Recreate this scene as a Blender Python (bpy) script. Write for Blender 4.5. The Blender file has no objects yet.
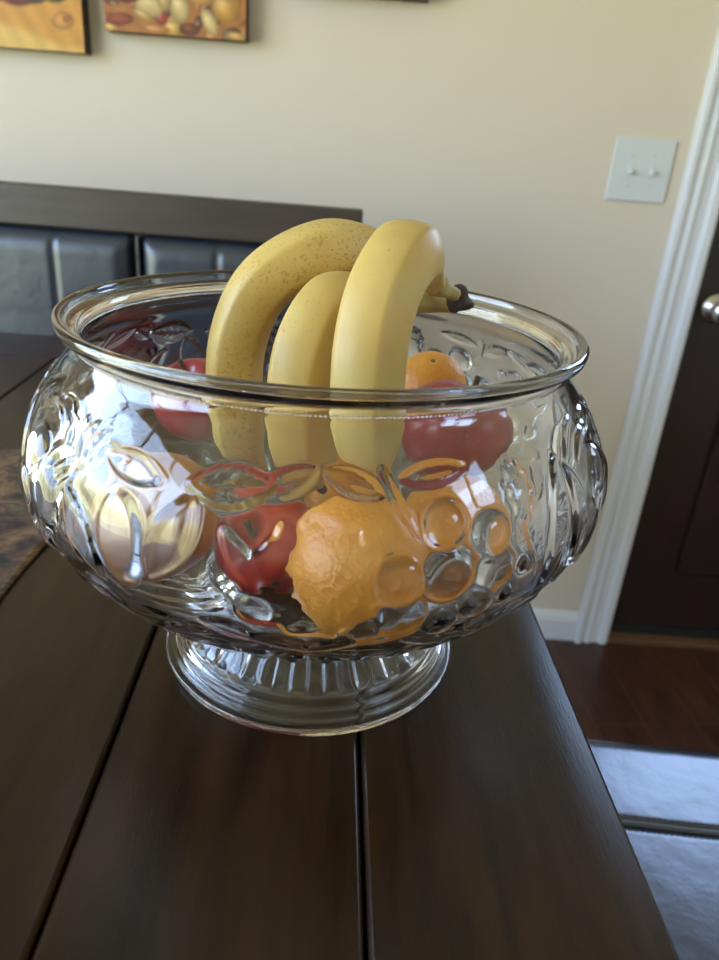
import bpy, bmesh, math, random
import numpy as np
from mathutils import Vector, Matrix
PI = math.pi
random.seed(7); np.random.seed(7)
SC = bpy.context.scene
COL = SC.collection

# ---------------------------------------------------------------- camera
P, R = math.radians(24.5), math.radians(4.5)
fw = Vector((0, math.cos(P), -math.sin(P)))
up0 = Vector((0, math.sin(P), math.cos(P)))
r0 = Vector((1, 0, 0))
rt = math.cos(R) * r0 + math.sin(R) * up0
up = -math.sin(R) * r0 + math.cos(R) * up0
cam = bpy.data.cameras.new('camera')
cam.sensor_fit = 'VERTICAL'; cam.sensor_height = 36; cam.lens = 27
cam.clip_start = .01; cam.clip_end = 100
cam.dof.use_dof = True; cam.dof.focus_distance = .34; cam.dof.aperture_fstop = 11
co = bpy.data.objects.new('camera', cam); COL.objects.link(co)
M = Matrix((rt, up, -fw)).transposed().to_4x4(); M.translation = Vector((0, 0, 1.18))
co.matrix_world = M
SC.camera = co

# ---------------------------------------------------------------- sky
W = bpy.data.worlds.new('sky'); SC.world = W; W.use_nodes = True
nt = W.node_tree; nt.nodes.clear()
tc = nt.nodes.new('ShaderNodeTexCoord'); sp = nt.nodes.new('ShaderNodeSeparateXYZ')
rp = nt.nodes.new('ShaderNodeValToRGB'); mr = nt.nodes.new('ShaderNodeMapRange')
bg = nt.nodes.new('ShaderNodeBackground'); wo = nt.nodes.new('ShaderNodeOutputWorld')
mr.inputs[1].default_value = -1; mr.inputs[2].default_value = 1
e = rp.color_ramp.elements
e[0].position = 0; e[0].color = (.30, .32, .22, 1)
e[1].position = 1; e[1].color = (.42, .64, 1.0, 1)
for pos, c in ((.47, (.42, .45, .28)), (.52, (.75, .80, .62)), (.56, (.50, .69, 1.0))):
    x = e.new(pos); x.color = (*c, 1)
nt.links.new(tc.outputs['Generated'], sp.inputs[0]); nt.links.new(sp.outputs[2], mr.inputs[0])
nt.links.new(mr.outputs[0], rp.inputs[0]); nt.links.new(rp.outputs[0], bg.inputs[0]); nt.links.new(bg.outputs[0], wo.inputs[0])
bg.inputs[1].default_value = 4.0

SC.view_settings.view_transform = 'Standard'; SC.view_settings.look = 'None'
SC.view_settings.gamma = 1; SC.view_settings.use_curve_mapping = False
SC.view_settings.exposure = 1.72
cy = SC.cycles
cy.max_bounces = 20; cy.transmission_bounces = 16; cy.glossy_bounces = 8; cy.diffuse_bounces = 6
cy.caustics_refractive = True; cy.caustics_reflective = True; cy.blur_glossy = .6
cy.sample_clamp_indirect = 6

def portal(name, loc, rot, sx, sy):
    l = bpy.data.lights.new(name, 'AREA'); l.shape = 'RECTANGLE'; l.size = sx; l.size_y = sy
    l.cycles.is_portal = True
    o = bpy.data.objects.new(name, l); COL.objects.link(o); o.location = loc; o.rotation_euler = rot
    return o
XL, XR, YN, YS, ZC = -1.9, 1.9, 1.65, -2.3, 2.5
WL = (-1.7, 1.0, .35, 2.2)      # left wall window  y0 y1 z0 z1
WR = (-1.0, -.25, 1.55, 2.15)    # right wall window  y0 y1 z0 z1
portal('left_window_daylight', (XL - .05, (WL[0] + WL[1]) / 2, (WL[2] + WL[3]) / 2), (0, -PI / 2, 0), WL[3] - WL[2], WL[1] - WL[0])
portal('right_window_daylight', (XR + .05, (WR[0] + WR[1]) / 2, (WR[2] + WR[3]) / 2), (0, PI / 2, 0), WR[3] - WR[2], WR[1] - WR[0])
DL = (.86, 1.47, 1.36, 1.90)     # unseen door opening added to light the leather seat  x0 x1 z0 z1
portal('added_door_daylight', ((DL[0] + DL[1]) / 2, YN + .10, (DL[2] + DL[3]) / 2), (-PI / 2, 0, 0), DL[1] - DL[0], DL[3] - DL[2])

# ---------------------------------------------------------------- helpers
def mesh_obj(name, bm_or_me, mat=None, parent=None, smooth=False):
    if isinstance(bm_or_me, bmesh.types.BMesh):
        me = bpy.data.meshes.new(name); bm_or_me.to_mesh(me); bm_or_me.free()
    else: me = bm_or_me
    if mat: me.materials.append(mat)
    if smooth: me.polygons.foreach_set('use_smooth', [True] * len(me.polygons))
    o = bpy.data.objects.new(name, me); COL.objects.link(o)
    if parent: o.parent = parent
    return o
def thing(name, label, cat, loc=(0, 0, 0), rz=0, group=None):
    o = bpy.data.objects.new(name, None); COL.objects.link(o); o.location = loc; o.rotation_euler = (0, 0, rz)
    o.empty_display_size = .02
    return tag(o, label, cat, group)
def tag(o, label, cat, group=None):
    o['label'] = label; o['category'] = cat
    if group: o['group'] = group
    return o
def struct(o): o['kind'] = 'structure'; return o
def box(bm, x0, x1, y0, y1, z0, z1, bev=0, seg=2):
    r = bmesh.ops.create_cube(bm, size=1)
    vs = r['verts']
    bmesh.ops.scale(bm, vec=(x1 - x0, y1 - y0, z1 - z0), verts=vs)
    bmesh.ops.translate(bm, vec=((x0 + x1) / 2, (y0 + y1) / 2, (z0 + z1) / 2), verts=vs)
    if bev:
        es = list({e for v in vs for e in v.link_edges})
        bmesh.ops.bevel(bm, geom=es, offset=bev, segments=seg, profile=.5, affect='EDGES')
    return bm
def bx(*a, **k): return box(bmesh.new(), *a, **k)
def lathe(prof, n=64, bm=None, close=True):
    """prof list of (r,z); poles collapse"""
    bm = bm or bmesh.new(); rings = []
    for r, z in prof:
        if r < 1e-6: rings.append([bm.verts.new((0, 0, z))])
        else: rings.append([bm.verts.new((r * math.cos(2 * PI * i / n), r * math.sin(2 * PI * i / n), z)) for i in range(n)])
    for a, b in zip(rings[:-1], rings[1:]):
        for i in range(n):
            j = (i + 1) % n
            if len(a) == 1 and len(b) == 1: continue
            if len(a) == 1: bm.faces.new((a[0], b[j], b[i]))
            elif len(b) == 1: bm.faces.new((a[i], a[j], b[0]))
            else: bm.faces.new((a[i], a[j], b[j], b[i]))
    bmesh.ops.recalc_face_normals(bm, faces=bm.faces)
    return bm
def catmull(pts, n):
    pts = [Vector(p) for p in pts]; P_ = [pts[0] * 2 - pts[1]] + pts + [pts[-1] * 2 - pts[-2]]
    out = []; m = len(pts) - 1
    for k in range(n + 1):
        t = k / n * m; i = min(int(t), m - 1); t -= i
        a, b, c, d = P_[i:i + 4]
        out.append(.5 * ((2 * b) + (c - a) * t + (2 * a - 5 * b + 4 * c - d) * t * t + (3 * b - a - 3 * c + d) * t ** 3))
    return out
def sweep(pts, rad, nseg=32, sect=None, capr=True, up_hint=Vector((0, 0, 1))):
    """tube through pts; rad list; sect(angle, t)->factor"""
    bm = bmesh.new(); n = len(pts); rings = []; prev = None
    for i, p in enumerate(pts):
        t = (pts[min(i + 1, n - 1)] - pts[max(i - 1, 0)]).normalized()
        if prev is None:
            a = up_hint - t * up_hint.dot(t)
            if a.length < 1e-3: a = Vector((1, 0, 0)) - t * t.x
            a.normalize()
        else:
            a = (prev - t * prev.dot(t)).normalized()
        prev = a; b = t.cross(a)
        ring = []
        for k in range(nseg):
            th = 2 * PI * k / nseg; f = sect(th, i / (n - 1)) if sect else 1
            ring.append(bm.verts.new(p + (a * math.cos(th) + b * math.sin(th)) * rad[i] * f))
        rings.append(ring)
    for A, B in zip(rings[:-1], rings[1:]):
        for k in range(nseg):
            j = (k + 1) % nseg; bm.faces.new((A[k], A[j], B[j], B[k]))
    if capr:
        bm.faces.new(rings[0][::-1]); bm.faces.new(rings[-1])
    bmesh.ops.recalc_face_normals(bm, faces=bm.faces)
    return bm

def smooth01(x): x = np.clip(x, 0, 1); return x * x * (3 - 2 * x)
# ---- materials
def mat(name, col, rough=.5, metal=0, bump=None, spec=.5, **k):
    m = bpy.data.materials.new(name); m.use_nodes = True
    b = m.node_tree.nodes['Principled BSDF']
    b.inputs['Base Color'].default_value = (*col, 1); b.inputs['Roughness'].default_value = rough
    b.inputs['Metallic'].default_value = metal; b.inputs['Specular IOR Level'].default_value = spec
    for kk, v in k.items(): b.inputs[kk.replace('_', ' ')].default_value = v
    if bump:
        sc, st, di = bump; N, L = m.node_tree.nodes, m.node_tree.links
        t = N.new('ShaderNodeTexCoord'); n = N.new('ShaderNodeTexNoise'); bp = N.new('ShaderNodeBump')
        n.inputs['Scale'].default_value = sc; n.inputs['Detail'].default_value = 3
        bp.inputs['Strength'].default_value = st; bp.inputs['Distance'].default_value = di
        L.new(t.outputs['Object'], n.inputs['Vector']); L.new(n.outputs[0], bp.inputs['Height']); L.new(bp.outputs[0], b.inputs['Normal'])
    return m
def nn(m, typ, **k):
    n = m.node_tree.nodes.new('ShaderNode' + typ)
    for a, v in k.items(): setattr(n, a, v)
    return n
def ln(m, a, b): m.node_tree.links.new(a, b)
def ramp(m, stops):
    n = nn(m, 'ValToRGB'); e = n.color_ramp.elements
    e[0].position, e[0].color = stops[0][0], (*stops[0][1], 1)
    e[1].position, e[1].color = stops[-1][0], (*stops[-1][1], 1)
    for p, c in stops[1:-1]: x = e.new(p); x.color = (*c, 1)
    return n
def noise(m, scale, detail=3, stretch=None, rough=.5, coord='Object'):
    t = nn(m, 'TexCoord'); n = nn(m, 'TexNoise'); n.inputs['Scale'].default_value = scale
    n.inputs['Detail'].default_value = detail; n.inputs['Roughness'].default_value = rough
    if stretch:
        mp = nn(m, 'Mapping'); mp.inputs['Scale'].default_value = stretch
        ln(m, t.outputs[coord], mp.inputs[0]); ln(m, mp.outputs[0], n.inputs['Vector'])
    else: ln(m, t.outputs[coord], n.inputs['Vector'])
    return n
for _m in (): pass
def bs(m): return m.node_tree.nodes['Principled BSDF']
def mixc(m, fac, a, b, mode='MIX'):
    x = nn(m, 'Mix', data_type='RGBA', blend_type=mode)
    for sock, v in ((x.inputs[0], fac), (x.inputs[6], a), (x.inputs[7], b)):
        if isinstance(v, (int, float)): sock.default_value = v
        elif isinstance(v, tuple): sock.default_value = (*v, 1)
        else: ln(m, v, sock)
    return x.outputs[2]

m_wall = mat('wall_paint', (.715, .62, .495), .85, bump=(180, .15, .002), spec=.2)
m_ceil = mat('ceiling_paint', (.75, .73, .70), .9)
m_white = mat('white_trim_paint', (.74, .75, .78), .35)
m_plate = mat('white_plastic', (.66, .68, .68), .3)
m_knob = mat('satin_nickel', (.62, .58, .54), .25, 1)
m_black = mat('black_rubber', (.012, .012, .013), .6)

def wood(name, c1, c2, rough, stretch, coat=0, bumps=.05, scale=6):
    m = mat(name, c1, rough)
    n = noise(m, scale, 6, stretch, .62); r = ramp(m, [(.28, c1), (.55, tuple((a + b) / 2 for a, b in zip(c1, c2))), (.78, c2)])
    ln(m, n.outputs[0], r.inputs[0]); ln(m, r.outputs[0], bs(m).inputs['Base Color'])
    n2 = noise(m, scale * 14, 3, stretch); bp = nn(m, 'Bump'); bp.inputs['Strength'].default_value = bumps; bp.inputs['Distance'].default_value = .001
    ln(m, n2.outputs[0], bp.inputs['Height']); ln(m, bp.outputs[0], bs(m).inputs['Normal'])
    bs(m).inputs['Coat Weight'].default_value = coat; bs(m).inputs['Coat Roughness'].default_value = .12
    return m
m_table = wood('espresso_table_wood', (.0055, .0020, .0007), (.038, .0145, .0036), .31, (9, 1, 9), coat=.0, bumps=.10, scale=9)
m_tableX = wood('espresso_table_end_wood', (.0055, .0020, .0007), (.038, .0145, .0036), .31, (1, 9, 9), coat=.0, bumps=.10, scale=9)
m_bench = wood('dark_bench_wood', (.034, .023, .017), (.068, .046, .034), .40, (1, 8, 8))
m_door = wood('dark_door_wood', (.016, .008, .007), (.030, .013, .011), .38, (8, 8, 1))
m_thresh = wood('oak_threshold_wood', (.10, .045, .02), (.20, .09, .04), .4, (1, 8, 8))

for _m in (m_table, m_tableX): bs(_m).inputs['Specular IOR Level'].default_value = .32
def leather(name, c, rough=.38):
    m = mat(name, c, rough, spec=.9)
    t = nn(m, 'TexCoord'); v = nn(m, 'TexVoronoi', feature='SMOOTH_F1'); v.inputs['Scale'].default_value = 260
    n = noise(m, 26, 3, None, .5); bp = nn(m, 'Bump'); bp2 = nn(m, 'Bump')
    ln(m, t.outputs['Object'], v.inputs['Vector'])
    bp.inputs['Strength'].default_value = .08; bp.inputs['Distance'].default_value = .001
    bp2.inputs['Strength'].default_value = .30; bp2.inputs['Distance'].default_value = .004
    ln(m, v.outputs[0], bp.inputs['Height']); ln(m, n.outputs[0], bp2.inputs['Height'])
    ln(m, bp2.outputs[0], bp.inputs['Normal']); ln(m, bp.outputs[0], bs(m).inputs['Normal'])
    return m
m_leather = leather('black_leather', (.014, .020, .034))
m_seat = leather('black_seat_leather', (.016, .022, .040), .30)
bs(m_seat).inputs['Coat Weight'].default_value = .6; bs(m_seat).inputs['Coat Roughness'].default_value = .24; bs(m_seat).inputs['Coat Tint'].default_value = (.80, .80, 1, 1)
m_stitch = mat('dark_thread', (.03, .03, .035), .7)

# glass
def glassmat(name, col=(.968, .972, .975)):
    m = mat(name, col, 0.0, spec=.5, IOR=1.5, Transmission_Weight=1.0)
    return m
m_glass = glassmat('clear_pressed_glass')

# ---------------------------------------------------------------- structure
def wall_x(name, x0, x1, op):     # wall in YZ with opening
    bm = bmesh.new(); a, b, c, d = op
    box(bm, x0, x1, YS - .12, a, 0, ZC); box(bm, x0, x1, b, YN + .12, 0, ZC)
    box(bm, x0, x1, a, b, 0, c); box(bm, x0, x1, a, b, d, ZC)
    return struct(mesh_obj(name, bm, m_wall))
wall_x('wall_left', XL - .12, XL, WL)
wall_x('wall_right', XR, XR + .12, WR)
struct(mesh_obj('wall_front', bx(XL, XR, YS - .12, YS, 0, ZC), m_wall))
DX0, DX1, DZ = .705, 1.62, 2.05   # door opening
bm = bmesh.new()
box(bm, XL, DX0, YN, YN + .12, 0, ZC); box(bm, DX1, XR, YN, YN + .12, 0, ZC); box(bm, DX0, DX1, YN, YN + .12, DZ, ZC)
struct(mesh_obj('wall_back', bm, m_wall))
struct(mesh_obj('ceiling', bx(XL - .12, XR + .12, YS - .12, YN + .12, ZC, ZC + .1), m_ceil))

# window frames with mullions
def window(name, axis, p, a, b, c, d, nx, nz):
    bm = bmesh.new(); w = .045
    def bar(u0, u1, z0, z1):
        if axis == 'x': box(bm, p - .03, p + .03, u0, u1, z0, z1)
        else: box(bm, u0, u1, p - .03, p + .03, z0, z1)
    bar(a, a + w, c, d); bar(b - w, b, c, d); bar(a + w, b - w, c, c + w); bar(a + w, b - w, d - w, d)
    for i in range(1, nx): u = a + (b - a) * i / nx; bar(u - .02, u + .02, c + w, d - w)
    for i in range(1, nz):
        z = c + (d - c) * i / nz
        for j in range(nx):
            u0 = a + w if j == 0 else a + (b - a) * j / nx + .02; u1 = b - w if j == nx - 1 else a + (b - a) * (j + 1) / nx - .02
            bar(u0, u1, z - .012, z + .012)
    return struct(mesh_obj(name, bm, m_white))
window('window_1', 'x', XL - .06, *WL, 4, 1)
window('window_2', 'x', XR + .06, *WR, 2, 1)

# floor
m_floor = mat('floor_wood', (.05, .02, .012), .3)
t = nn(m_floor, 'TexCoord'); mp = nn(m_floor, 'Mapping'); mp.inputs['Rotation'].default_value = (0, 0, math.radians(90 - 7))
br = nn(m_floor, 'TexBrick'); br.offset = .37
br.inputs['Scale'].default_value = 1; br.inputs['Brick Width'].default_value = .9; br.inputs['Row Height'].default_value = .125
br.inputs['Mortar Size'].default_value = .0018; br.inputs['Color1'].default_value = (.045, .017, .012, 1); br.inputs['Color2'].default_value = (.075, .029, .018, 1)
br.inputs['Mortar'].default_value = (.10, .05, .035, 1)
ln(m_floor, t.outputs['Object'], mp.inputs[0]); ln(m_floor, mp.outputs[0], br.inputs['Vector'])
mp2 = nn(m_floor, 'Mapping'); mp2.inputs['Scale'].default_value = (2, 22, 2); ln(m_floor, mp.outputs[0], mp2.inputs[0])
gn = nn(m_floor, 'TexNoise'); gn.inputs['Scale'].default_value = 4; gn.inputs['Detail'].default_value = 5; ln(m_floor, mp2.outputs[0], gn.inputs['Vector'])
gr = ramp(m_floor, [(.3, (.55, .55, .55)), (.7, (1.5, 1.4, 1.35))]); ln(m_floor, gn.outputs[0], gr.inputs[0])
ln(m_floor, mixc(m_floor, 1.0, br.outputs[0], gr.outputs[0], 'MULTIPLY'), bs(m_floor).inputs['Base Color'])
bp = nn(m_floor, 'Bump'); bp.inputs['Strength'].default_value = .3; bp.inputs['Distance'].default_value = .002; bp.invert = True
ln(m_floor, br.outputs['Fac'], bp.inputs['Height']); ln(m_floor, bp.outputs[0], bs(m_floor).inputs['Normal'])
struct(mesh_obj('floor', bx(XL - .12, XR + .12, YS - .12, YN + .12, -.1, 0), m_floor))

# baseboard + casing
def extrude_profile(prof, axis, a, b, base):
    """prof: list of (u,v) polygon. axis 'x': along x from a to b, u = -y offset from wall, v=z"""
    bm = bmesh.new(); A, B = [], []
    for u, v in prof:
        if axis == 'x': A.append(bm.verts.new((a, base - u, v))); B.append(bm.verts.new((b, base - u, v)))
        else: A.append(bm.verts.new((base + v, YN - u, a))); B.append(bm.verts.new((base + v, YN - u, b)))
    n = len(prof)
    for i in range(n): j = (i + 1) % n; bm.faces.new((A[i], A[j], B[j], B[i]))
    bm.faces.new(A[::-1]); bm.faces.new(B)
    bmesh.ops.recalc_face_normals(bm, faces=bm.faces)
    return bm
CX0, CX1 = .623, .712
bprof = [(0, .0), (.013, .0), (.013, .062), (.011, .068), (.011, .072), (.007, .080), (.004, .086), (0, .088)]
struct(mesh_obj('baseboard_back', extrude_profile(bprof, 'x', XL, CX0, YN), m_white))
w = CX1 - CX0
cprof = [(0, 0), (.021, 0), (.023, .003), (.023, .012), (.016, .018), (.014, .024), (.017, .030), (.019, .034), (.016, .040), (.012, .047), (.011, .060), (.014, .066), (.018, .068), (.018, .082), (.012, w), (0, w)]
struct(mesh_obj('trim_1', extrude_profile(cprof, 'z', 0, DZ + .08, CX0), m_white))
struct(mesh_obj('trim_2', bx(DX1 - .01, DX1 + .08, YN - .02, YN, 0, DZ + .08, bev=.003), m_white))
struct(mesh_obj('trim_3', bx(CX1, DX1 - .01, YN - .02, YN, DZ - .01, DZ + .08, bev=.003), m_white))
struct(mesh_obj('trim_4', bx(DX0, DX0 + .012, YN + .0001, YN + .119, .03, DZ), m_white))   # jamb

# door
bm = bmesh.new()
for (a, b, c, d) in ((DX0 + .014, DX1, .05, DL[2]), (DX0 + .014, DX1, DL[3], DZ), (DX0 + .014, DL[0], DL[2], DL[3]), (DL[1], DX1, DL[2], DL[3])): box(bm, a, b, YN + .022, YN + .062, c, d)
dr = struct(mesh_obj('door_1', bm, m_door))
bm = bmesh.new()
for (a, b, c, d) in ((DX0 + .15, DX0 + .44, .22, .78), (DX0 + .52, DX0 + .80, .22, .78), (DX0 + .15, DX0 + .44, 1.0, 1.26), (DX0 + .52, DX0 + .80, 1.0, 1.26)):
    box(bm, a, b, YN + .012, YN + .023, c, d, bev=.009)
struct(mesh_obj('door_panel', bm, m_door, dr))
struct(mesh_obj('door_sweep', bx(DX0 + .014, DX1, YN + .016, YN + .062, .022, .05), m_black, dr))
bm = lathe([(0, 0), (.032, 0), (.033, .004), (.028, .009), (.013, .012), (.011, .030), (.018, .038), (.027, .047), (.029, .056), (.026, .065), (.015, .071), (0, .072)], 40)
kn = struct(mesh_obj('door_handle', bm, m_knob, dr, True)); kn.rotation_euler = (PI / 2, 0, 0); kn.location = (.772, YN + .0225, .915)
struct(mesh_obj('trim_5', bx(DX0, DX1, YN - .012, YN + .11, .0, .020, bev=.004), m_thresh))

# ---------------------------------------------------------------- table
TH = math.radians(3.35)
T0 = Vector((.127, .36, .91))     # right edge point, top
def tl(u, v, z=0):                # table local: u across (negative=left), v along
    return (u, v, z)
tab = thing('dining_table', 'dark espresso wooden plank dining table carrying the glass fruit bowl', 'table', (T0.x, T0.y, 0), TH)
SW = .1215; VF, VB = .68, -1.15   # far / near extents relative
TZ = .91
bm = bmesh.new()
xs = [0, -SW, -2 * SW, -3 * SW, -4.1 * SW, -5.1 * SW, -6.2 * SW]
VBB = .565
def plank(bm, x0, x1, y0, y1, z0, z1, ev=.0022, right=False):
    # box with small V bevel at the upper edges, wide eased edge on the right
    er, dz = (.022, .0024) if right else (ev, ev)
    pts = [(x0 + ev, z1), (x1 - er, z1), *[(x1 - er * (1 - q / 10), z1 - dz * (q / 10) ** 1.8) for q in range(1, 10)], (x1 - (.0015 if right else 0), z1 - dz), (x1, z1 - dz - .0015), (x1, z0), (x0, z0), (x0, z1 - ev)]
    A = [bm.verts.new((x, y0 + .0008, z)) for x, z in pts]; B = [bm.verts.new((x, y1 - .0008, z)) for x, z in pts]
    n = len(pts)
    for i in range(n): j = (i + 1) % n; bm.faces.new((A[i], A[j], B[j], B[i]))
    bm.faces.new(A[::-1]); bm.faces.new(B)
for i, (a, b) in enumerate(zip(xs[:-1], xs[1:])):
    g = .0007
    plank(bm, b + g, a - (0 if i == 0 else g), VB + .12, VBB, TZ - .034, TZ, right=(i == 0))
box(bm, xs[-1], xs[0] - .003, VB + .12, VBB, TZ - .036, TZ - .0332)
bmesh.ops.recalc_face_normals(bm, faces=bm.faces)
top = mesh_obj('tabletop', bm, m_table, tab)
for (a, b) in ((VBB + .001, VF), (VB, VB + .119)): mesh_obj('breadboard_end', bx(xs[-1], 0, a, b, TZ - .034, TZ, bev=.0022), m_tableX, tab)
bm = bmesh.new()
x0, x1, y0, y1 = xs[-1] + .06, -.06, VB + .06, VF - .06
box(bm, x0, x1, y1 - .022, y1, TZ - .12, TZ - .0365); box(bm, x0, x1, y0, y0 + .022, TZ - .12, TZ - .0365)
box(bm, x0, x0 + .022, y0 + .022, y1 - .022, TZ - .12, TZ - .0365); box(bm, x1 - .022, x1, y0 + .022, y1 - .022, TZ - .12, TZ - .0365)
mesh_obj('apron', bm, m_table, tab)
for (a, b) in ((x0, y0), (x1 - .07, y0), (x0, y1 - .40), (x1 - .07, y1 - .40)):
    mesh_obj('leg', bx(a + .001, a + .071, b + .001, b + .071, 0, TZ - .121, bev=.004), m_table, tab)

# ---------------------------------------------------------------- bench behind the table
BX0, BX1, BY = -1.30, -.028, 1.2
bn = thing('bench', 'dark wooden bench with padded black leather back, standing behind the far table end', 'bench', (BX1, BY, 0))
def bb(x0, x1, y0, y1, z0, z1, bev=.003): return bx(x0 - BX1, x1 - BX1, y0 - BY, y1 - BY, z0, z1, bev=bev)
mesh_obj('top_rail', bb(BX0, BX1, BY, BY + .032, 1.034, 1.096), m_bench, bn)
mesh_obj('back_board', bb(BX0 + .045, BX1 - .045, BY + .012, BY + .030, .62, 1.0335), m_bench, bn)
mesh_obj('post', bb(BX1 - .045, BX1, BY, BY + .032, 0, 1.0335), m_bench, bn)
mesh_obj('post', bb(BX0, BX0 + .045, BY, BY + .032, 0, 1.0335), m_bench, bn)
def pad(x0, x1, z0, z1, y, th, seams=()):
    """upholstered panel in XZ plane facing -y"""
    bm = bmesh.new(); nx, nz = 60, 40; g = []
    for i in range(nx + 1):
        col = []
        for k in range(nz + 1):
            x = x0 + (x1 - x0) * i / nx; z = z0 + (z1 - z0) * k / nz
            d = min(x - x0, x1 - x, z - z0, z1 - z); q = min(1, d / .03); h = th * math.sqrt(max(0, 1 - (1 - q) ** 2))
            for s in seams: h -= .005 * math.exp(-((x - s) / .0035) ** 2)
            col.append(bm.verts.new((x - BX1, y - h - BY, z)))
        g.append(col)
    for i in range(nx):
        for k in range(nz): bm.faces.new((g[i][k], g[i + 1][k], g[i + 1][k + 1], g[i][k + 1]))
    bmesh.ops.recalc_face_normals(bm, faces=bm.faces)
    return bm
for (a, b, s) in ((-.38, -.075, -.255), (-.685, -.395, -.518), (-1.0, -.70, -.85), (-1.255, -1.01, -1.13)):
    pd = mesh_obj('back_cushion', pad(a, b, .66, 1.032, BY + .012, .03, (s,)), m_leather, bn, True)
    bm = bmesh.new()
    for q in (a - .004,): box(bm, q - BX1 - .0025, q - BX1 + .0025, -.008, .010, .66, 1.03, bev=.001)
    mesh_obj('piping', bm, m_leather, bn)
mesh_obj('seat', bb(BX0, BX1, BY - .40, BY - .001, .56, .615, .015), m_leather, bn)
for a in (BX0 + .01, BX1 - .06): mesh_obj('leg', bb(a, a + .05, BY - .39, BY - .34, 0, .559), m_bench, bn)

# ---------------------------------------------------------------- leather bench beside the table (lower right)
b2 = thing('leather_bench', 'low black leather upholstered bench seat beside the right table edge', 'bench', (.36, .05, 0), math.radians(-1))
X0, X1, Y0, Y1 = -.205, .24, -.60, .583
SEAMY = .453
bm = bmesh.new(); NX, NY = 60, 420; g = []
for i in range(NX + 1):
    c = []
    for k in range(NY + 1):
        x = X0 + (X1 - X0) * i / NX; y = Y0 + (Y1 - Y0) * k / NY
        d = min(x - X0, X1 - x, y - Y0, Y1 - y); q = min(1, d / .035)
        z = .572 + .038 * math.sqrt(max(0, 1 - (1 - q) ** 2))
        z += .0035 * math.sin(x * 11 + 1) * math.sin(y * 9)
        for sy in (SEAMY, SEAMY - .45): z -= .004 * math.exp(-((y - sy) / .0045) ** 2)
        c.append(bm.verts.new((x, y, z)))
    g.append(c)
for i in range(NX):
    for k in range(NY): bm.faces.new((g[i][k], g[i + 1][k], g[i + 1][k + 1], g[i][k + 1]))
# skirt sides
ring = [g[i][0] for i in range(NX + 1)] + [g[NX][k] for k in range(1, NY + 1)] + [g[i][NY] for i in range(NX - 1, -1, -1)] + [g[0][k] for k in range(NY - 1, 0, -1)]
low = [bm.verts.new((v.co.x, v.co.y, .50)) for v in ring]
for i in range(len(ring)): j = (i + 1) % len(ring); bm.faces.new((ring[j], ring[i], low[i], low[j]))
bm.faces.new(low)
bmesh.ops.recalc_face_normals(bm, faces=bm.faces)
seat = mesh_obj('seat_cushion', bm, m_seat, b2, True)
def zs(x, y):
    d = min(x - X0, X1 - x, y - Y0, Y1 - y); q = min(1, max(0, d) / .035)
    return .572 + .038 * math.sqrt(max(0, 1 - (1 - q) ** 2)) + .0035 * math.sin(x * 11 + 1) * math.sin(y * 9)
for sy in (SEAMY, SEAMY - .45):
    pts = [Vector((X0 + .006 + (X1 - X0 - .012) * i / 60, sy, 0)) for i in range(61)]
    for p in pts: p.z = zs(p.x, p.y) - .0018
    mesh_obj('piping', sweep(pts, [.0036] * 61, 10), m_leather, seat, True)
    for off in (-.0085, .0085):
        bm = bmesh.new(); n = 74
        for i in range(n):
            x = X0 + .01 + (X1 - X0 - .02) * i / n
            box(bm, x, x + .0038, sy + off - .0006, sy + off + .0006, zs(x, sy + off) - .0012, zs(x, sy + off) + .0002)
        mesh_obj('stitching', bm, m_stitch, seat)
mesh_obj('seat_frame', bx(X0 + .01, X1 - .01, Y0 + .01, Y1 - .01, .44, .499), m_bench, b2)
for a in (X0 + .02, X1 - .075):
    for b in (Y0 + .02, Y1 - .075): mesh_obj('leg', bx(a, a + .055, b, b + .055, 0, .439, bev=.003), m_bench, b2)

# ---------------------------------------------------------------- placemat
m_mat = mat('woven_placemat', (.1, .06, .03), .85)
n1 = noise(m_mat, 24, 5, (1, 1.6, 1), .6); r1 = ramp(m_mat, [(.36, (.02, .014, .012)), (.45, (.10, .055, .030)), (.52, (.19, .12, .05)), (.57, (.055, .03, .03)), (.63, (.13, .10, .04)), (.72, (.30, .20, .12))])
ln(m_mat, n1.outputs[0], r1.inputs[0])
n2 = noise(m_mat, 9, 2); n3 = ramp(m_mat, [(.45, (.45, .4, .4)), (.6, (1.2, 1.1, 1))]); ln(m_mat, n2.outputs[0], n3.inputs[0])
ln(m_mat, mixc(m_mat, 1.0, r1.outputs[0], n3.outputs[0], 'MULTIPLY'), bs(m_mat).inputs['Base Color'])
w1 = nn(m_mat, 'TexWave'); w1.inputs['Scale'].default_value = 220; bpm = nn(m_mat, 'Bump'); bpm.inputs['Strength'].default_value = .4; bpm.inputs['Distance'].default_value = .001
tcm = nn(m_mat, 'TexCoord'); ln(m_mat, tcm.outputs['Object'], w1.inputs['Vector']); ln(m_mat, w1.outputs[1], bpm.inputs['Height']); ln(m_mat, bpm.outputs[0], bs(m_mat).inputs['Normal'])
bm = bmesh.new(); nx, ny = 60, 50; g = []
for i in range(nx + 1):
    c = []
    for k in range(ny + 1):
        x = -.45 * i / nx; y = -.16 + .30 * k / ny
        ex = .004 * math.sin(y * 22 + .5) if i == 0 else 0
        c.append(bm.verts.new((x + ex, y + .004 * math.sin(x * 14), .0022 + .0012 * (1 + math.sin(x * 25 + y * 18)))))
    g.append(c)
for i in range(nx):
    for k in range(ny): bm.faces.new((g[i][k], g[i + 1][k], g[i + 1][k + 1], g[i][k + 1]))
r_ = bmesh.ops.extrude_face_region(bm, geom=list(bm.faces))
for v in [q for q in r_['geom'] if isinstance(q, bmesh.types.BMVert)]: v.co.z = .0003
bmesh.ops.recalc_face_normals(bm, faces=bm.faces)
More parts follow.
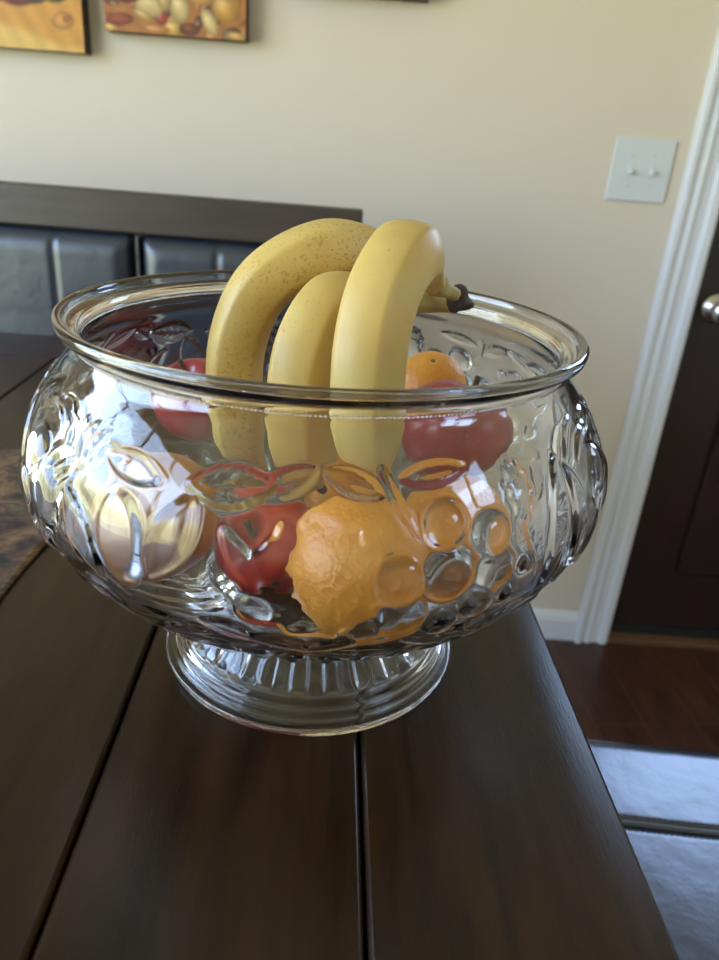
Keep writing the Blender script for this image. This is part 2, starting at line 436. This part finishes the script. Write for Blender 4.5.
pm = mesh_obj('placemat', bm, m_mat, None, True); pm.location = (-.219, .47, TZ); pm.rotation_euler = (0, 0, TH)
tag(pm, 'brown and olive patterned fabric placemat at the left edge of the table', 'placemat')

# ---------------------------------------------------------------- switch plate
sw = thing('light_switch', 'white two-gang light switch plate on the beige wall', 'light switch', (.5315, YN, 1.185))
bm = bx(-.0625, .0625, -.006, -.0002, -.061, .061, bev=.003)
mesh_obj('switch_plate', bm, m_plate, sw)
for s in (-1, 1):
    x = s * .0225
    mesh_obj('toggle', box(bx(x - .005, x + .005, -.0075, -.0061, -.012, .012, bev=.0006), x - .0036, x + .0036, -.019, -.0062, -.008, .001, bev=.0012), m_plate, sw)
    for z in (-.030, .030):
        bm = lathe([(0, 0), (.003, 0), (.003, .001), (.0015, .0018), (0, .0019)], 16); o = mesh_obj('screw', bm, m_plate, sw, True)
        o.location = (x, -.0061, z); o.rotation_euler = (PI / 2, 0, 0)

# ---------------------------------------------------------------- canvases (painted still lifes)
def canvas(name_label, x0, x1, z0, z1, paint, side):
    t_ = thing('canvas_picture', name_label, 'wall picture', ((x0 + x1) / 2, YN, z0))
    bm = bmesh.new(); W_, H_ = x1 - x0, z1 - z0; N = 150; NZ = int(N * H_ / W_)
    nodes = []
    vc = []
    for k in range(NZ + 1):
        for i in range(N + 1):
            nodes.append(bm.verts.new((-W_ / 2 + W_ * i / N, -.0381, H_ * k / NZ)))
    for k in range(NZ):
        for i in range(N):
            a = k * (N + 1) + i; bm.faces.new((nodes[a], nodes[a + 1], nodes[a + N + 2], nodes[a + N + 1]))
    me = bpy.data.meshes.new('painting'); bm.to_mesh(me); bm.free()
    at = me.color_attributes.new('paint', 'FLOAT_COLOR', 'POINT')
    U, V = np.meshgrid(np.linspace(0, W_, N + 1), np.linspace(0, H_, NZ + 1))
    c = paint(U, V); c = np.concatenate([c, np.ones(c.shape[:2] + (1,))], -1).astype(np.float32)
    at.data.foreach_set('color', c.ravel())
    m = mat('canvas_paint', (.5, .3, .1), .6); a_ = nn(m, 'Attribute', attribute_name='paint'); ln(m, a_.outputs[0], bs(m).inputs['Base Color'])
    mesh_obj('painting', me, m, t_)
    mesh_obj('stretcher', bx(-W_ / 2, W_ / 2, -.038, -.0003, 0, H_, bev=.0015), side, t_)
    return t_
def blobs(U, V, c, items, tex=.12):
    for (x, z, a, b, rot, col, hi) in items:
        dx, dz = U - x, V - z; cr, sr = math.cos(rot), math.sin(rot)
        p = (dx * cr + dz * sr) / a; q = (-dx * sr + dz * cr) / b; rho = p * p + q * q
        m = np.clip((1.05 - rho) * 2.5, 0, 1)[..., None]
        sh = np.clip(1.0 - .55 * rho, .3, 1)[..., None]
        spx = np.exp(-((p + .25) ** 2 + (q - .3) ** 2) * 5)[..., None]
        c = c * (1 - m) + (np.array(col) * sh + np.array(hi) * spx * .22) * m
    w_ = 1 + tex * (np.sin(U * 410 + 3 * np.sin(V * 260)) * np.sin(V * 370 + 2 * np.sin(U * 300)) + np.sin(U * 150 + V * 90))
    return np.clip(c * w_[..., None], 0, 1)
Y_, O_, R_, Wt, Br = (.58, .33, .07), (.55, .19, .03), (.36, .04, .015), (.60, .42, .17), (.15, .045, .02)
H1 = (1, .85, .5)
def paint1(U, V):
    c = np.zeros(U.shape + (3,)) + np.array((.58, .27, .045))
    lo = smooth01((.040 - V + .010 * np.sin(U * 22) - .10 * (U - .1)) * 40)[..., None]
    c = c * (1 - lo) + np.array((.66, .40, .10)) * lo
    return blobs(U, V, c, [(.04, .10, .06, .035, 0, R_, H1), (.115, .098, .050, .030, 0, (.20, .03, .02), O_), (.150, .095, .030, .020, 0, (.10, .05, .03), Br), (.19, .105, .035, .026, .2, (.07, .06, .02), Y_), (.225, .110, .020, .020, 0, (.42, .03, .02), H1),
        (.200, .052, .024, .016, .2, (.58, .25, .05), Y_), (.208, .056, .010, .006, .2, (.40, .13, .03), O_), (.20, .16, .05, .04, 0, R_, H1), (.09, .18, .06, .05, 0, Y_, H1), (.03, .2, .04, .05, 0, Br, O_)], .07)
def paint2(U, V):
    c = np.zeros(U.shape + (3,)) + np.array((.40, .15, .035)); its = []
    rng = np.random.RandomState(3)
    for i in range(110): its.append((rng.rand() * .28, rng.rand() * .28, .010 + rng.rand() * .018, .006 + rng.rand() * .012, rng.rand() * 3, [O_, Br, Y_, R_, (.42, .12, .02), (.5, .25, .05)][rng.randint(6)], H1))
    its += [(.03, .020, .030, .012, .1, (.26, .05, .02), O_), (.088, .046, .030, .020, -.2, Wt, H1), (.075, .030, .022, .008, -.3, (.5, .28, .08), H1), (.044, .062, .032, .016, 0, (.20, .03, .015), R_),
            (.146, .046, .020, .026, 0, Wt, H1), (.118, .055, .014, .016, 0, (.5, .3, .1), H1), (.204, .026, .014, .026, .5, Wt, H1), (.165, .012, .022, .012, 0, Br, O_), (.235, .052, .030, .028, .3, (.55, .26, .04), H1), (.10, .008, .03, .007, 0, (.55, .20, .04), H1), (.185, .068, .030, .016, 0, (.6, .28, .06), H1), (.255, .006, .02, .008, 0, (.55, .3, .07), H1)]
    return blobs(U, V, c, its, .08)
m_side1 = mat('dark_canvas_edge', (.045, .028, .018), .7)
canvas('canvas still life with a yellow cloth, lower-left of the wall pictures', -.84, -.602, 1.315, 1.60, paint1, m_side1)
canvas('canvas still life of pale mushrooms and fruit, hanging above the dark bench', -.560, -.286, 1.357, 1.66, paint2, m_side1)
canvas('canvas picture of which only the dark bottom edge shows, right of the mushroom picture', -.213, .06, 1.4475, 1.72, paint2, m_side1)

# ---------------------------------------------------------------- glass bowl
AX, AY = -.0226, .359
bowl = thing('glass_bowl', 'clear pressed-glass footed bowl embossed with fruit, standing on the dark table', 'bowl', (AX, AY, TZ + .0004))
body = [(.0415, .0585), (.0445, .0635), (.048, .072), (.054, .087), (.064, .104), (.078, .1205), (.095, .1350), (.112, .1425), (.128, .1445), (.145, .1415), (.160, .1345), (.172, .1262), (.1785, .1210), (.1830, .1190)]
bz = np.array([b[0] for b in body]); brr = np.array([b[1] for b in body])
# smooth resample by catmull over control points
cp = catmull([(r, 0, z) for z, r in body], 240)
ob = np.array([(p.x, p.z) for p in cp])
foot = [(.0785, .0), (.0830, .0), (.0845, .0022), (.0842, .0050), (.0810, .0058), (.0808, .0092), (.0782, .0102), (.0778, .0140), (.0742, .0152), (.0736, .0195), (.069, .0250), (.0645, .0300), (.0610, .0350), (.0590, .0385)]
fp = catmull([(r, 0, z) for r, z in foot], 90); fo = np.array([(p.x, p.z) for p in fp])
rim = [(.1189, .1850), (.1202, .1865), (.1230, .1881), (.1255, .1896), (.1266, .1912), (.1270, .1938), (.1264, .1953), (.1250, .1960), (.1234, .1957), (.1226, .1944), (.1222, .1926), (.1212, .1914), (.1190, .1906), (.1166, .1897), (.1154, .1874)]
rp_ = catmull([(r, 0, z) for r, z in rim], 60); ri = np.array([(p.x, p.z) for p in rp_])
# inner wall: offset of the body
d_ = np.gradient(ob, axis=0); nrm = np.stack([d_[:, 1], -d_[:, 0]], 1); nrm /= np.linalg.norm(nrm, axis=1)[:, None]
inn = (ob - nrm * (.0050 - .0013 * smooth01((ob[:, 1] - .15) / .03))[:, None])[::-1][3::4]; inn = inn[inn[:, 1] > .0485]
inf = np.array([(r, .0475 + .0022 * (r / .07) ** 2) for r in np.linspace(inn[-1, 0] * .93, .0008, 14)])
under = np.array([(.0008, .0375), (.02, .0375), (.040, .0365), (.048, .033), (.054, .027), (.061, .018), (.069, .010), (.0745, .0045), (.0765, .0012)])
PR = np.concatenate([under, fo, ob, ri, inn, inf]); iob0 = len(under) + len(fo); iob1 = iob0 + len(ob)
NT = 1200
th = np.linspace(0, 2 * PI, NT, endpoint=False)     # theta=0 faces the camera (-y), positive to the right
rr = np.repeat(PR[:, 0][:, None], NT, 1); zz = np.repeat(PR[:, 1][:, None], NT, 1)
# arc length along the body
sl = np.concatenate([[0], np.cumsum(np.linalg.norm(np.diff(ob, axis=0), axis=1))])
def s_of(z): return np.interp(z, ob[:, 1], sl)
def r_of(z): return np.interp(z, ob[:, 1], ob[:, 0])
Hf = np.zeros((len(ob), NT))
S = sl[:, None]; RB = ob[:, 0][:, None]
rngb = np.random.RandomState(5)
def local(t0, z0, rot=0):
    dt = (np.degrees(th)[None, :] - t0 + 180) % 360 - 180
    u = np.radians(dt) * RB; v = S - s_of(z0); c, s = math.cos(rot), math.sin(rot)
    return u * c + v * s, -u * s + v * c
def dome(t0, z0, a, H, b=None, rot=0):
    global Hf
    u, v = local(t0, z0, rot); q = (u / a) ** 2 + (v / (b or a)) ** 2
    Hf = np.maximum(Hf, H * np.sqrt(np.clip(1 - q, 0, 1)))
def plate(t0, z0, a, b, H, rot=0, edge=.18, rough=0, jag=0):
    global Hf
    u, v = local(t0, z0, rot); ang = np.arctan2(v / b, u / a)
    q = np.sqrt((u / a) ** 2 + (v / b) ** 2) * (1 + jag * np.sin(ang * 11) + jag * .6 * np.sin(ang * 17 + 1))
    h = H * smooth01((1 - q) / edge) * (.7 + .3 * np.clip(1 - q * q, 0, 1))
    if rough: h = h + rough * smooth01((1 - q) / .3) * (np.sin(u * 1500 + 2 * np.sin(v * 900)) * np.sin(v * 1300 + 2 * np.sin(u * 1100 + 1)))
    Hf = np.maximum(Hf, h)
def leaf(t0, z0, L, w, H, rot=0, bend=0, vein=True):
    global Hf
    u, v = local(t0, z0, rot); x = u / L; v = v - bend * (1 - x * x) * L
    ww = w * np.clip(1 - x * x, 0, 1) + 1e-9; q = np.abs(v) / ww
    H *= .55; h = H * smooth01((1 - q) / .35) * (np.abs(x) < 1)
    if vein:
        h = h - .35 * H * np.exp(-(v / .0007) ** 2) * (np.abs(x) < .9) * (q < 1)
        h = h - .16 * H * (q < .9) * (np.abs(x) < .9) * (.5 + .5 * np.sin((u - np.abs(v) * .9) * 1400))
    Hf = np.maximum(Hf, h)
def ridge(pts, w, H):
    global Hf
    for (a, b), (c, d) in zip(pts[:-1], pts[1:]):
        for t_ in np.linspace(0, 1, 14): dome(a + (c - a) * t_, b + (d - b) * t_, w, H)
for rep in (0, 120, 240):
    T = lambda t: t + rep
    # big textured fruit in the middle with a serrated edge
    plate(T(4), .129, .025, .026, .0016, edge=.12, rough=.00022, jag=.05)
    leaf(T(-1), .163, .013, .006, .0016, rot=.5); leaf(T(9), .164, .012, .0055, .0016, rot=-.4)
    # grape cluster
    for (t_, z_, a_) in ((23, .1500, .0093), (31, .1440, .0088), (23.7, .1310, .0112), (32, .1285, .0090), (15.8, .1300, .0100), (29.6, .1155, .0082), (35.8, .1155, .0052), (17.0, .1130, .0096), (24, .1080, .0070), (38.5, .1270, .0048), (31.5, .1010, .0060), (12.0, .1080, .0060)):
        dome(T(t_), z_, a_, .0034)
    ridge([(T(13.5), .168), (T(16), .156), (T(19), .146)], .0013, .0009)
    leaf(T(22), .166, .014, .005, .0020, rot=.1)
    # curled vine leaf
    plate(T(37.5), .156, .0068, .013, .0020, rot=.15, edge=.3, rough=.0005, jag=.12)
    leaf(T(38), .141, .012, .004, .0020, rot=1.9, bend=.3)
    # tall pear / banana shapes on the right
    leaf(T(47), .138, .030, .0085, .0026, rot=1.45, vein=False); leaf(T(53), .134, .028, .0080, .0026, rot=1.75, bend=-.15, vein=False)
    plate(T(60), .120, .016, .018, .0030, edge=.3); dome(T(67), .146, .014, .0034, .012)
    for k in range(6): leaf(T(52 + k * 5), .163 + .003 * math.sin(k * 2), .013, .0028, .0018, rot=.9 - .3 * k, bend=.3, vein=False)
    # lens-like leaves and tall fruit on the left
    leaf(T(-26.5), .159, .014, .0062, .0026, rot=-.15, vein=False); leaf(T(-9.5), .1600, .0165, .0092, .0026, rot=.12, vein=True)
    leaf(T(-18), .139, .019, .0090, .0026, rot=1.15, vein=False)
    plate(T(-26.5), .134, .0125, .021, .0026, rot=.1, edge=.35)
    leaf(T(-6.5), .136, .014, .0050, .0026, rot=-.95, vein=False); dome(T(-4.5), .117, .0070, .0026)
    leaf(T(-35), .128, .020, .0085, .0030, rot=-1.0, vein=False)
    for k in range(6): leaf(T(-42 + k * 2.2), .1600 + .0020 * math.sin(k), .010, .0022, .0012, rot=1.9 - .28 * k, bend=.35, vein=False)
    for k in range(5): leaf(T(-44 + k * 2), .150 - .006 * k, .012, .0035, .0022, rot=.7 + .2 * k, bend=.3, vein=False)
    dome(T(-47), .134, .014, .0036, .017); dome(T(-52), .112, .012, .003)
    # lower leaf garland
    for k in range(15):
        t_ = -57 + k * 8
        leaf(T(t_), .098 + .004 * math.sin(k * 2.3), .013, .0052, .0020, rot=.5 * math.sin(k * 1.7), bend=.2)
        leaf(T(t_ + 4), .083 + .003 * math.sin(k * 1.3), .012, .0036, .0016, rot=.3 * math.cos(k * 2.1), bend=-.2, vein=False)
fade = smooth01((ob[:, 1] - .062) / .02) * smooth01((.176 - ob[:, 1]) / .006)
Hf = np.minimum(Hf, .0032) * fade[:, None]
k5 = np.array([1, 4, 6, 4, 1]) / 16.
for ax_ in (0, 1):
    acc = 0
    for j, kk in enumerate(k5): acc = acc + kk * np.roll(Hf, j - 2, axis=ax_)
    Hf = acc
# radial flutes under the bowl
flu = .0011 * np.cos(th * 48)[None, :] * (smooth01((ob[:, 1] - .046) / .01) * smooth01((.078 - ob[:, 1]) / .01))[:, None]
Hf = Hf + flu
rr[iob0:iob1] += nrm[:, 0][:, None] * Hf; zz[iob0:iob1] += nrm[:, 1][:, None] * Hf
# flutes on the foot
fz = fo[:, 1]; ff = .0020 * (smooth01((fz - .018) / .004) * smooth01((.038 - fz) / .004))[:, None] * (np.sign(np.cos(th * 26)) * np.abs(np.cos(th * 26)) ** .4)[None, :]
rr[len(under):iob0] += ff
co_ = np.stack([rr * np.sin(th)[None, :], -rr * np.cos(th)[None, :], zz], -1).reshape(-1, 3)
nr = len(PR)
i0 = np.arange(nr - 1)[:, None] * NT; j0 = np.arange(NT)[None, :]; j1 = (j0 + 1) % NT
quads = np.stack([i0 + j0, i0 + j1, i0 + NT + j1, i0 + NT + j0], -1).reshape(-1, 4)
me = bpy.data.meshes.new('bowl_body')
nv = len(co_); nq = len(quads)
me.vertices.add(nv); me.vertices.foreach_set('co', co_.astype(np.float32).ravel())
capA = np.arange(NT)[::-1]; capB = (nr - 1) * NT + np.arange(NT)
loops = np.concatenate([quads.ravel(), capA, capB]).astype(np.int32)
me.loops.add(len(loops)); me.loops.foreach_set('vertex_index', loops)
me.polygons.add(nq + 2)
ls = np.concatenate([np.arange(nq) * 4, [nq * 4, nq * 4 + NT]]).astype(np.int32); me.polygons.foreach_set('loop_start', ls)
me.polygons.foreach_set('use_smooth', [True] * (nq + 2))
me.update(calc_edges=True); me.validate()
mesh_obj('bowl_body', me, m_glass, bowl)
# ring of tiny beads below the rim
bm = bmesh.new(); NB = 420
for i in range(NB):
    a = 2 * PI * i / NB
    r = bmesh.ops.create_icosphere(bm, subdivisions=1, radius=.00062)
    bmesh.ops.translate(bm, vec=(.1192 * math.cos(a), .1192 * math.sin(a), .1838), verts=r['verts'])
mesh_obj('bead_ring', bm, m_glass, bowl, True)

# ---------------------------------------------------------------- bananas
def banana_mat(name, spots, dens):
    m = mat(name, (.70, .50, .10), .42, spec=.4, Subsurface_Weight=.08); 
    bs(m).inputs['Subsurface Radius'].default_value = (.01, .006, .002)
    n = noise(m, 25, 3); r = ramp(m, [(.35, (.52, .34, .085)), (.6, (.60, .41, .12)), (.75, (.62, .46, .17))]); ln(m, n.outputs[0], r.inputs[0])
    s = noise(m, 560, 2, None, .6); sr = ramp(m, [(spots, (0, 0, 0)), (spots + .05, (1, 1, 1))]); ln(m, s.outputs[0], sr.inputs[0])
    d = noise(m, 30, 2); dr_ = ramp(m, [(dens, (0, 0, 0)), (dens + .15, (1, 1, 1))]); ln(m, d.outputs[0], dr_.inputs[0])
    f = mixc(m, 1.0, sr.outputs[0], dr_.outputs[0], 'MULTIPLY')
    big = noise(m, 120, 1, (1, 1, .35)); b2_ = ramp(m, [(.745, (0, 0, 0)), (.79, (1, 1, 1))]); ln(m, big.outputs[0], b2_.inputs[0])
    c = mixc(m, f, r.outputs[0], (.42, .27, .07))
    c = mixc(m, b2_.outputs[0], c, (.25, .12, .03))
    ln(m, c, bs(m).inputs['Base Color'])
    return m
m_banA = banana_mat('banana_peel_freckled', .575, .33)
m_banB = banana_mat('banana_peel', .66, .46)
m_stem = mat('banana_stem', (.42, .33, .08), .6, bump=(200, .3, .001))
n = noise(m_stem, 60, 3, (1, 1, .3)); r = ramp(m_stem, [(.4, (.45, .36, .10)), (.62, (.30, .20, .07))]); ln(m_stem, n.outputs[0], r.inputs[0]); ln(m_stem, r.outputs[0], bs(m_stem).inputs['Base Color'])
m_tip = mat('banana_crown_skin', (.045, .024, .014), .75, bump=(300, .6, .002))
F = [(.0079, .298, 1.0445), (.0018, .297, 1.064), (-.0004, .300, 1.0885), (0, .306, 1.1089), (.0040, .316, 1.1275), (.0125, .333, 1.1388), (.0222, .354, 1.1335), (.0305, .373, 1.1220), (.0425, .390, 1.1145)]
Mb = [(-.0210, .350, 1.013), (-.0280, .342, 1.030), (-.0322, .336, 1.0540), (-.0319, .333, 1.0724), (-.0296, .338, 1.0917), (-.0229, .350, 1.1060), (-.011, .368, 1.1124), (.0083, .385, 1.1125), (.0295, .394, 1.1078), (.0420, .395, 1.1080)]
Lb = [(-.0630, .403, .980), (-.0725, .394, 1.0150), (-.0749, .390, 1.0579), (-.071, .390, 1.0865), (-.0602, .392, 1.1096), (-.0419, .396, 1.1245), (-.0203, .402, 1.1318), (.004, .408, 1.1308), (.0271, .408, 1.1207), (.0425, .400, 1.1108)]
bunch = thing('banana_bunch', 'bunch of three yellow bananas standing upright in the glass bowl, brown crown right', 'bananas', (.0, .35, TZ + .09))
off = Vector((0, .35, TZ + .09))
def banana(pts, rmax, m, phase, stemfrac):
    c = [p - off for p in catmull(pts, 90)]
    k = int(90 * (1 - stemfrac)); bodyp = c[:k + 1]; st = c[k:]
    n_ = len(bodyp); rad = []
    for i in range(n_):
        t_ = i / (n_ - 1)
        a = min(1, (.22 + .78 * math.sin(min(1, t_ / .20) * PI / 2) ** .8))
        b_ = 1 - .60 * smooth01((t_ - .72) / .28)
        rad.append(rmax * a * b_)
    def sect(thv, t_):
        s = abs(((thv + phase) / (2 * PI) * 5) % 1 - .5) * 2      # 5 faces
        return .93 + .09 * s ** 2.4
    o = mesh_obj('banana', sweep(bodyp, rad, 60, sect), m, bunch, True)
    rs = rad[-1]; ns = len(st)
    sr_ = [rs * (1 - .42 * smooth01(i / (ns - 1) * 1.4)) for i in range(ns)]
    mesh_obj('stem', sweep([st[0] - (st[1] - st[0]) * .5] + st, [rs * .97] + sr_, 20, sect), m_stem, o, True)
    d0 = (bodyp[0] - bodyp[1]).normalized()
    mesh_obj('blossom_tip', sweep([bodyp[0] - d0 * .002, bodyp[0] + d0 * .002, bodyp[0] + d0 * .006], [rmax * .24, rmax * .22, rmax * .14], 12), m_tip, o, True)
    return o
banana(Lb, .0165, m_banA, .3, .13)
banana(Mb, .0174, m_banB, .9, .20)
banana(F, .0166, m_banB, .2, .13)
cps = [Vector(p) - off for p in ((.0385, .394, 1.1118), (.0450, .3960, 1.1108), (.0495, .3970, 1.1090), (.0545, .398, 1.1082))]
mesh_obj('crown', sweep(catmull(cps, 12), [.0040, .0056, .0068, .0075, .0076, .0072, .0064, .0054, .0046, .0038, .0030, .0022, .0012], 18, lambda a, t_: 1 + .12 * math.sin(a * 3 + t_ * 4)), m_tip, bunch, True)

# ---------------------------------------------------------------- round fruit
m_orange = mat('orange_peel', (.78, .27, .022), .38)
vo = nn(m_orange, 'TexVoronoi'); vo.inputs['Scale'].default_value = 420; tco = nn(m_orange, 'TexCoord'); bpo = nn(m_orange, 'Bump')
bpo.inputs['Strength'].default_value = .5; bpo.inputs['Distance'].default_value = .0008
ln(m_orange, tco.outputs['Object'], vo.inputs['Vector']); ln(m_orange, vo.outputs[0], bpo.inputs['Height']); ln(m_orange, bpo.outputs[0], bs(m_orange).inputs['Normal'])
no = noise(m_orange, 30, 3); ro = ramp(m_orange, [(.35, (.72, .27, .03)), (.65, (.85, .38, .05))]); ln(m_orange, no.outputs[0], ro.inputs[0]); ln(m_orange, ro.outputs[0], bs(m_orange).inputs['Base Color'])
def apple_mat(name, c1, c2, c3):
    m = mat(name, c1, .28, spec=.5)
    n = noise(m, 45, 4, (1, 1, .18), .6); r = ramp(m, [(.30, c1), (.52, c2), (.72, c3)]); ln(m, n.outputs[0], r.inputs[0])
    v = nn(m, 'TexVoronoi'); v.inputs['Scale'].default_value = 260; tcx = nn(m, 'TexCoord'); ln(m, tcx.outputs['Object'], v.inputs['Vector'])
    vr = ramp(m, [(.0, (1, 1, 1)), (.16, (0, 0, 0))]); ln(m, v.outputs[0], vr.inputs[0])
    f = nn(m, 'Math', operation='MULTIPLY'); f.inputs[1].default_value = .45; ln(m, vr.outputs[0], f.inputs[0])
    ln(m, mixc(m, f.outputs[0], r.outputs[0], (.75, .45, .25)), bs(m).inputs['Base Color'])
    return m
m_red = apple_mat('red_apple_skin', (.42, .022, .022), (.58, .045, .035), (.68, .14, .05))
m_wine = apple_mat('dark_red_apple_skin', (.24, .014, .025), (.32, .022, .035), (.40, .05, .05))
m_tan = apple_mat('brownish_orange_skin', (.32, .13, .035), (.45, .20, .06), (.56, .29, .09))
m_twig = mat('twig', (.10, .06, .03), .8)
m_but = mat('orange_stem_button', (.14, .16, .05), .8)
def orange(loc, r, label, rot, group=None):
    t_ = thing('orange', label, 'orange', (loc[0], loc[1], TZ + loc[2]))
    t_.rotation_euler = rot
    if group: t_['group'] = group
    prof = []
    for i in range(41):
        a = -PI / 2 + PI * i / 40; rr_ = r * math.cos(a); z = r * .96 * math.sin(a)
        if a > PI / 2 - .22: z -= r * .05 * (1 - (PI / 2 - a) / .22) ** 2
        prof.append((max(0, rr_) if 0 < i < 40 else 0, z))
    mesh_obj('peel', lathe(prof, 64), m_orange, t_, True)
    b = lathe([(0, r * .90), (r * .075, r * .905), (r * .06, r * .945), (0, r * .95)], 10)
    mesh_obj('stem_button', b, m_but, t_)
    return t_
def apple(loc, r, label, m, rot, kind='apple', cat='apple', lob=.03):
    t_ = thing(kind, label, cat, (loc[0], loc[1], TZ + loc[2])); t_.rotation_euler = rot
    bm = bmesh.new(); n1_, n2_ = 48, 72; rings = []
    for i in range(n1_ + 1):
        a = PI * i / n1_        # 0 top
        ring = []
        base = (1 + .10 * math.cos(a) * math.sin(a))
        for k in range(n2_):
            ph = 2 * PI * k / n2_
            f = base * (1 + lob * math.cos(5 * ph) * smooth01(np.float64((a - 1.6) / 1.3)))
            x = r * f * math.sin(a) ; z = r * .93 * math.cos(a)
            z -= r * .34 * math.exp(-(math.sin(a) / .22) ** 2) * (1 if a < PI / 2 else 0)
            z += r * .20 * math.exp(-(math.sin(a) / .22) ** 2) * (1 if a > PI / 2 else 0)
            ring.append(bm.verts.new((x * math.cos(ph), x * math.sin(ph), z)) if 0 < i < n1_ else None)
        if i in (0, n1_): rings.append([bm.verts.new((0, 0, (r * .59 if i == 0 else -r * .73)))])
        else: rings.append(ring)
    for A, B in zip(rings[:-1], rings[1:]):
        for k in range(n2_):
            j = (k + 1) % n2_
            if len(A) == 1: bm.faces.new((A[0], B[k], B[j]))
            elif len(B) == 1: bm.faces.new((A[k], B[0], A[j]))
            else: bm.faces.new((A[k], B[k], B[j], A[j]))
    bmesh.ops.recalc_face_normals(bm, faces=bm.faces)
    mesh_obj('skin', bm, m, t_, True)
    pts = catmull([(0, 0, r * .58), (.001, 0, r * .8), (.003, .001, r * 1.05)], 8)
    mesh_obj('stalk', sweep(pts, [.0011 + .00008 * i for i in range(9)], 8), m_twig, t_, True)
    return t_
orange((.0050, .2845, .0965), .0340, 'large orange at the front of the glass bowl, lowest in the middle', (.9, .3, .2))
orange((.0520, .3295, .0925), .0302, 'orange behind the embossed grapes, right of the large orange', (-.5, .8, .4))
orange((.0392, .4330, .1400), .0225, 'small orange on top at the back, showing above the rim beside the bananas', (.2, -.4, 1))
orange((-.0132, .4101, .0745), .0245, 'orange deep in the bowl behind the front fruit and the middle banana', (.4, .9, 2))
orange((-.1225, .3530, .0905), .0170, 'smallest orange, squeezed against the left side of the glass bowl', (1.2, .2, 2))
apple((-.0460, .3320, .0765), .0275, 'bright red apple low in the bowl, left of the large orange', m_red, (.5, -.7, .4))
apple((.0511, .3789, .1300), .0325, 'big dark red apple right of the bananas, just below the bowl rim', m_wine, (.2, .3, 1.2))
apple((-.1060, .4280, .1190), .0290, 'dark red apple at the back left, behind the spotted banana', m_wine, (-.3, -.2, 2))
apple((-.0960, .3045, .1010), .0305, 'tan-orange peach at the front left of the glass bowl', m_tan, (.3, -.5, .2), 'peach', 'peach', 0)
